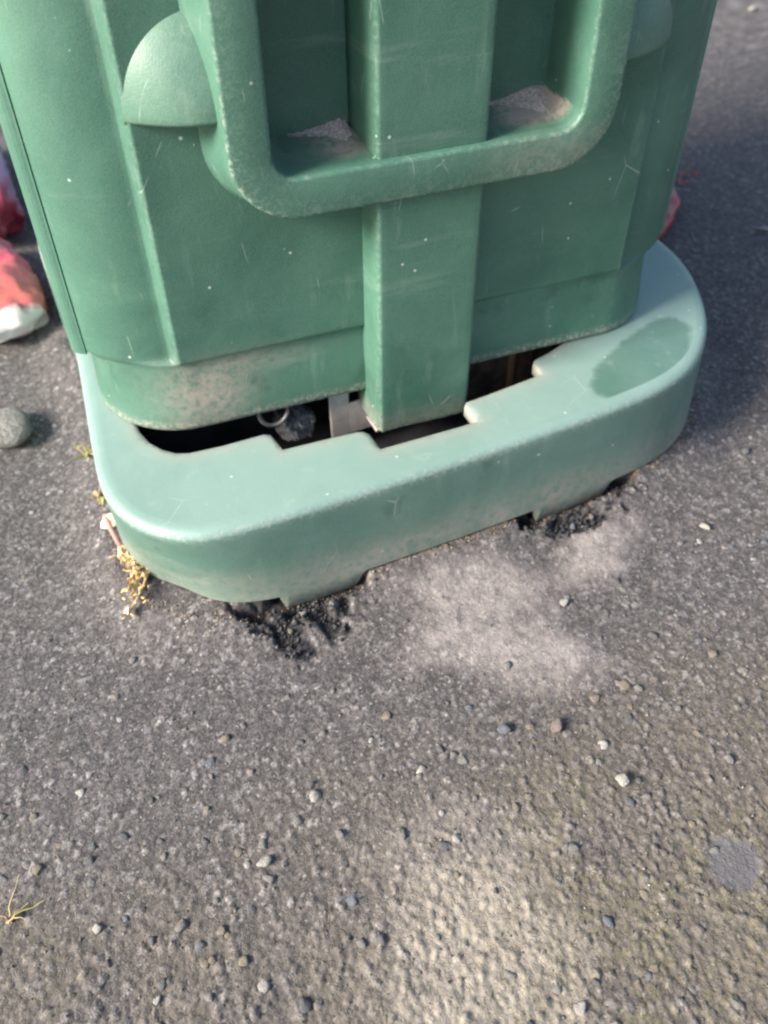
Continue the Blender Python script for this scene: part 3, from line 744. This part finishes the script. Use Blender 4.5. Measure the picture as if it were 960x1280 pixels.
# ------------------------------------------------------------------ litter and small things
def crumple(name, sections, mat, org, label, cat, n=40, nz=.006, seed=1, sc=.03):
    """closed loft along a path: sections = (centre, half width, half height)"""
    c = [np.array(s[0], float) for s in sections]; m = 46; Vv = []; tt = []
    idx = np.linspace(0, len(c) - 1, m)
    cs = np.array(c); ws = np.array([s[1] for s in sections]); hs_ = np.array([s[2] for s in sections])
    P_ = np.stack([np.interp(idx, range(len(c)), cs[:, k]) for k in range(3)], 1)
    Wd = np.interp(idx, range(len(c)), ws); Hd = np.interp(idx, range(len(c)), hs_)
    T = np.gradient(P_, axis=0)
    for k in range(m):
        t = Vector(T[k]).normalized(); s = t.cross(Vector((0, 0, 1))).normalized(); u = s.cross(t)
        for q in range(n):
            a = 2 * math.pi * q / n
            ca, sa = math.cos(a), math.sin(a)
            e = .75; x = math.copysign(abs(ca) ** e, ca) * Wd[k]; y = math.copysign(abs(sa) ** e, sa) * Hd[k]
            Vv.append(Vector(P_[k]) + s * x + u * y); tt.append(k / (m - 1))
    A = np.array([tuple(v) for v in Vv])
    d = (fbm(A[:, 0] + A[:, 2] * .7, A[:, 1] - A[:, 2], sc, 3, seed) - .5) * 2 * nz
    rid = (np.abs(fbm(A[:, 0] - A[:, 2], A[:, 1] + A[:, 0], sc * .8, 2, seed + 9) - .5) * 4 - .6) * nz * .7
    cen = P_[np.repeat(np.arange(m), n)]; dirn = A - cen; L = np.linalg.norm(dirn, axis=1)[:, None] + 1e-9
    A = A + dirn / L * (d + rid)[:, None]; A[:, 2] = np.maximum(A[:, 2], .0015)
    Fc = [tuple(int(z) for z in f) for f in lathe_grid(m, n)]; Fc.append(tuple(range(n))[::-1]); Fc.append(tuple(range((m - 1) * n, m * n)))
    o = mesh(name, A - np.array(org), Fc, mat, attrs=dict(along=tt)); o.location = org
    return tag(o, label, cat)
def banded(name, stops, ns=30, amp=.10, rough=.4):
    b = NB(name, rough); b.b.inputs['Coat Weight'].default_value = .15
    v = b.math('ADD', b.attr('along'), b.math('MULTIPLY', b.math('SUBTRACT', b.noise(ns, 3, .6, dist=.8), .5), amp * 2))
    r = b.n('ShaderNodeValToRGB'); r.color_ramp.interpolation = 'EASE'; el = r.color_ramp.elements
    el[0].position = stops[0][0]; el[0].color = stops[0][1] + (1,); el[1].position = stops[-1][0]; el[1].color = stops[-1][1] + (1,)
    for p, c in stops[1:-1]: e = el.new(p); e.color = c + (1,)
    b.link(v, r.inputs[0]); b.color(r.outputs[0]); b.bump(b.noise(90, 3, .6), .002, .4); return b.m
M_bottle = banded('red_white_print', [(.0, (.75, .70, .68)), (.16, (.75, .68, .66)), (.19, (.50, .12, .12)), (.24, (.50, .14, .12)), (.42, (.46, .12, .12)), (.46, (.58, .09, .13)), (.55, (.60, .16, .20)), (.62, (.45, .06, .08)), (.75, (.50, .10, .13)), (.9, (.42, .05, .08)), (1.0, (.35, .05, .07))], 22, .035)
crumple('crumpled_pouch', [((-.360, 0.5230, .014), .022, .012), ((-.362, 0.5300, .026), .043, .026), ((-.366, 0.5780, .032), .048, .032), ((-.370, 0.6380, .033), .047, .033), ((-.374, 0.6980, .030), .040, .030), ((-.374, 0.7380, .024), .030, .022), ((-.374, 0.7580, .016), .010, .010)],
        M_bottle, (-.366, .64, 0), 'crumpled red plastic pouch with a white end lying left of the bin', 'litter', nz=.0085, seed=5, sc=.024)
M_wrap = banded('bright_wrapper_print', [(.0, (.45, .06, .08)), (.20, (.42, .05, .10)), (.30, (.62, .25, .42)), (.38, (.55, .40, .62)), (.48, (.40, .36, .40)), (.68, (.45, .42, .42)), (.76, (.62, .42, .06)), (.88, (.65, .50, .10)), (1.0, (.3, .2, .3))], 30, .10)
crumple('crumpled_wrapper', [((-.362, .775, .02), .016, .012), ((-.362, .80, .045), .050, .04), ((-.36, .87, .055), .060, .052), ((-.365, .96, .055), .055, .05), ((-.37, 1.06, .045), .048, .04), ((-.37, 1.12, .02), .02, .015)],
        M_wrap, (-.362, .90, 0), 'bright crumpled wrapper in red, lilac and yellow behind the red pouch', 'litter', nz=.014, seed=8, sc=.03)
M_red = simple('red_plastic', (.42, .06, .07), .42, (.28, .035, .045), 40)
crumple('red_packet', [((.455, .385, .006), .012, .006), ((.470, .395, .012), .030, .011), ((.510, .425, .014), .036, .013), ((.555, .465, .013), .034, .012), ((.590, .500, .009), .020, .008), ((.605, .515, .006), .006, .004)],
        M_red, (.53, .44, 0), 'red plastic packet lying on the asphalt beside the right side of the base', 'litter', nz=.003, seed=3)
t = tube('red_twist', [(.655 + .02 * math.cos(a), .515 + .016 * math.sin(a * 1.3), .004 + .003 * math.sin(2 * a)) for a in np.linspace(0, 4.4, 18)], .0016, M_red)
tag(t, 'thin curl of red plastic on the asphalt beyond the red packet', 'litter')
# clear film glimpsed in the opening
cf = NB('clear_film', .15); cf.color((.32, .34, .36)); cf.b.inputs['Transmission Weight'].default_value = .7; cf.b.inputs['IOR'].default_value = 1.3
crumple('clear_film', [((-.150, .150, .070), .010, .008), ((-.140, .150, .074), .020, .018), ((-.125, .150, .076), .020, .016), ((-.112, .152, .074), .008, .006)], cf.m, (-.13, .15, .06), 'crumpled clear film in the dark opening between base and bin', 'litter', n=24, nz=.006, seed=12, sc=.012)

# grey rounded stone at the left edge, and loose pebbles
def loose(x, y, r, kind, label, sc=(1, 1, 1), rot=None, cat='pebble'):
    o = put_stone(x, y, r, kind, 0.05, None, 'pebble', sc=sc)
    if rot is not None: o.rotation_euler = rot
    return tag(o, label, cat)
big = stone_mesh('rounded_stone', 4, SM['grey'], 4, .75, .0, .82, .95)
gsm = stone_mat('smooth_grey_stone', (.33, .315, .30), (.23, .22, .21)); big.materials[0] = gsm
o = bpy.data.objects.new('rounded_stone', big); C.objects.link(o); o.location = (-.402, .350, .014); o.scale = (.027, .036, .017); o.rotation_euler = (0, 0, .4)
tag(o, 'smooth rounded grey stone at the left edge, below the red pouch', 'stone')
loose(.1941, -.0889, .0072, 'white', 'angular white stone chip to the right of the base, largest white one there', (1, .8, 1))
loose(.1792, -.1014, .0036, 'white', 'tiny white pebble just below the angular white chip')
loose(.6477, .3374, .0095, 'white', 'flat white stone chip at the right edge, level with the red packet', (1.3, .7, .6))
loose(1.3091, 1.119, .010, 'white', 'small white pebble in the top right corner of the asphalt')
loose(.3043, -.0206, .0062, 'grey', 'round grey pebble just right of the base corner')
loose(.0234, -.1082, .0046, 'white', 'white pebble in the pale patch before the right foot')
loose(-.0904, -.1955, .0062, 'blue', 'blue-grey oval pebble in mid asphalt below the pale patch')
loose(-.0512, -.2116, .0066, 'pink', 'pale triangular stone chip beside the blue-grey oval pebble', (1.1, .8, .8))
loose(-.0313, -.2721, .0057, 'white', 'white chip among yellow moss in the right foreground')
loose(-.2988, -.2143, .0054, 'white', 'white oval pebble, brightest in the left foreground', (1.2, .8, .8))
loose(-.1937, -.0175, .0046, 'white', 'white pebble in the black crumbs under the left foot')
loose(-.2105, -.030, .0030, 'tan', 'small tan pebble in the black crumbs below the left foot')
loose(.0822, -.0330, .0044, 'blue', 'grey pebble in the black hollow under the right foot')
loose(.1057, -.0290, .0042, 'pink', 'brown pebble in the black hollow right of the grey one')

# dry flower stalk
sy = simple('straw_yellow', (.66, .50, .26), .7, (.52, .35, .16), 300)
sp_ = simple('dry_pink_stem', (.50, .27, .24), .6, (.42, .20, .16), 200)
cr_ = simple('cream_petal', (.78, .66, .48), .6, (.66, .52, .36), 150)
stalk = empty('dry_flower_stalk', (-.3295, .13, .011)); so_ = Vector((-.331, .13, .01)); SH = -.016
tag(stalk, 'dry yellow seed head on a pink stem lying against the left corner of the base', 'dried flower')
def arc(a, b, bulge, n=9):
    a = Vector(a); b = Vector(b); d = (b - a); s = Vector((-d.y, d.x, 0))
    return [a + d * t + s * (4 * bulge * t * (1 - t)) + Vector((0, 0, .002 * math.sin(3.1 * t))) for t in np.linspace(0, 1, n)]
def zg(x, y): return gz(x, y) + .003
tube('stem', [(-0.3295, .174 + SH, zg(-0.3295, .174) + .004), (-0.3290, .160 + SH, zg(-.32, .16) + .004), (-0.3275, .145 + SH, zg(-.318, .145) + .004), (-0.3255, .130 + SH, zg(-.3165, .13) + .003)], [.0028, .0026, .0022, .0020], sp_, stalk, org=so_)
ends = []
for (b, bul) in (((-.3315, .0560), .28), ((-.3060, .0980), -.22), ((-.3165, .0870), .05), ((-.3230, .0800), .18), ((-.3110, .1060), -.1), ((-.3270, .0680), .2)):
    a = (-.3255, .132 + SH); b = (b[0] - .004, b[1] + SH)
    P_ = arc((a[0], a[1], 0), (b[0], b[1], 0), bul)
    P_ = [Vector((p.x, p.y, zg(p.x, p.y) + .002 + p.z)) for p in P_]
    tube('branch', P_, [.0015] * 5 + [.0012] * 4, sy, stalk, n=6, org=so_); ends.append(P_)
pods = [stone_mesh('seed_pod', 30 + q, sy, 1, .8, .5) for q in range(3)]
for q in range(120):
    P_ = random.choice(ends); p = P_[random.randint(4, 8)] + Vector((random.gauss(0, .0042), random.gauss(0, .0042), random.uniform(0, .006)))
    o = bpy.data.objects.new('seed_pod', random.choice(pods)); C.objects.link(o); o.parent = stalk
    o.location = p - so_; r = random.uniform(.0013, .0026); o.scale = (r, r * random.uniform(1.6, 3.0), r * .6); o.rotation_euler = [random.uniform(0, 6) for _ in range(3)]
def leafmesh(name, L, Wd, curl, mat, n=7, parent=None):
    Vv = []
    for k in range(n):
        t = k / (n - 1); w = Wd * (math.sin(math.pi * (t * .9 + .05)) ** .7)
        for s in (-1, -.5, 0, .5, 1): Vv.append((s * w, L * t, curl * math.sin(2.6 * t) + abs(s) * w * .3))
    return mesh(name, Vv, lathe_grid(n, 5, closed=False), mat, parent)
for q in range(16):
    P_ = random.choice(ends); p = P_[random.randint(3, 8)] + Vector((random.gauss(0, .003), random.gauss(0, .003), random.uniform(.001, .006)))
    o = leafmesh('dry_flake', random.uniform(.005, .009), random.uniform(.0012, .0024), .003, random.choice([sy, cr_]), 6, stalk)
    o.location = p - so_; o.rotation_euler = (random.uniform(-.6, .6), random.uniform(-.8, .8), random.uniform(0, 6.28))
pt = leafmesh('dry_petal', .021, .0085, .003, cr_); pt.location = (-.3350, .1500, zg(-.33, .175) + .002); pt.rotation_euler = (.1, .2, -1.75)
m = pt.modifiers.new('thick', 'SOLIDIFY'); m.thickness = .0006
tag(pt, 'cream curled dry petal by the top of the seed-head stem', 'petal')

# weeds
wg = simple('weed_green', (.22, .24, .07), .6, (.34, .30, .10), 60)
wt = simple('withered_tan', (.34, .22, .12), .7, (.42, .34, .18), 60)
def weed(x, y, n, hgt, spread, label, mats):
    r0 = empty('weed', (x, y, gz(x, y))); tag(r0, label, 'weed')
    for k in range(n):
        a = random.uniform(0, 6.28); L = hgt * random.uniform(.5, 1.1); bend = random.uniform(.3, 1.1) * spread
        P_ = [Vector((math.cos(a) * bend * t * t * L * 1.4, math.sin(a) * bend * t * t * L * 1.4, L * t * (1 - .45 * t * spread))) for t in np.linspace(0, 1, 7)]
        P_ = [p + Vector((random.gauss(0, .0008), random.gauss(0, .0008), 0)) for p in P_]
        tube('stalk', P_, [.0009, .0009, .0008, .0007, .0006, .0004, .0002], random.choice(mats), r0, n=5)
        if k % 2 == 0 and n > 5:
            lf = leafmesh('leaf', random.uniform(.006, .010), random.uniform(.002, .0035), .002, random.choice(mats), 5, r0)
            lf.location = P_[random.randint(3, 6)]; lf.rotation_euler = (random.uniform(-.4, .6), random.uniform(-.4, .4), random.uniform(0, 6.28))
weed(-.3265, .262, 13, .020, .9, 'small yellow-green weed at the left side of the pale base', [wg, wt])
weed(-.3300, .195, 7, .014, 1.0, 'withered tan weed between the green weed and the cream petal', [wt, wt, wg])
weed(-.470, -.178, 5, .016, 1.2, 'thin yellowish grass blades in the bottom left asphalt', [wg, wt])
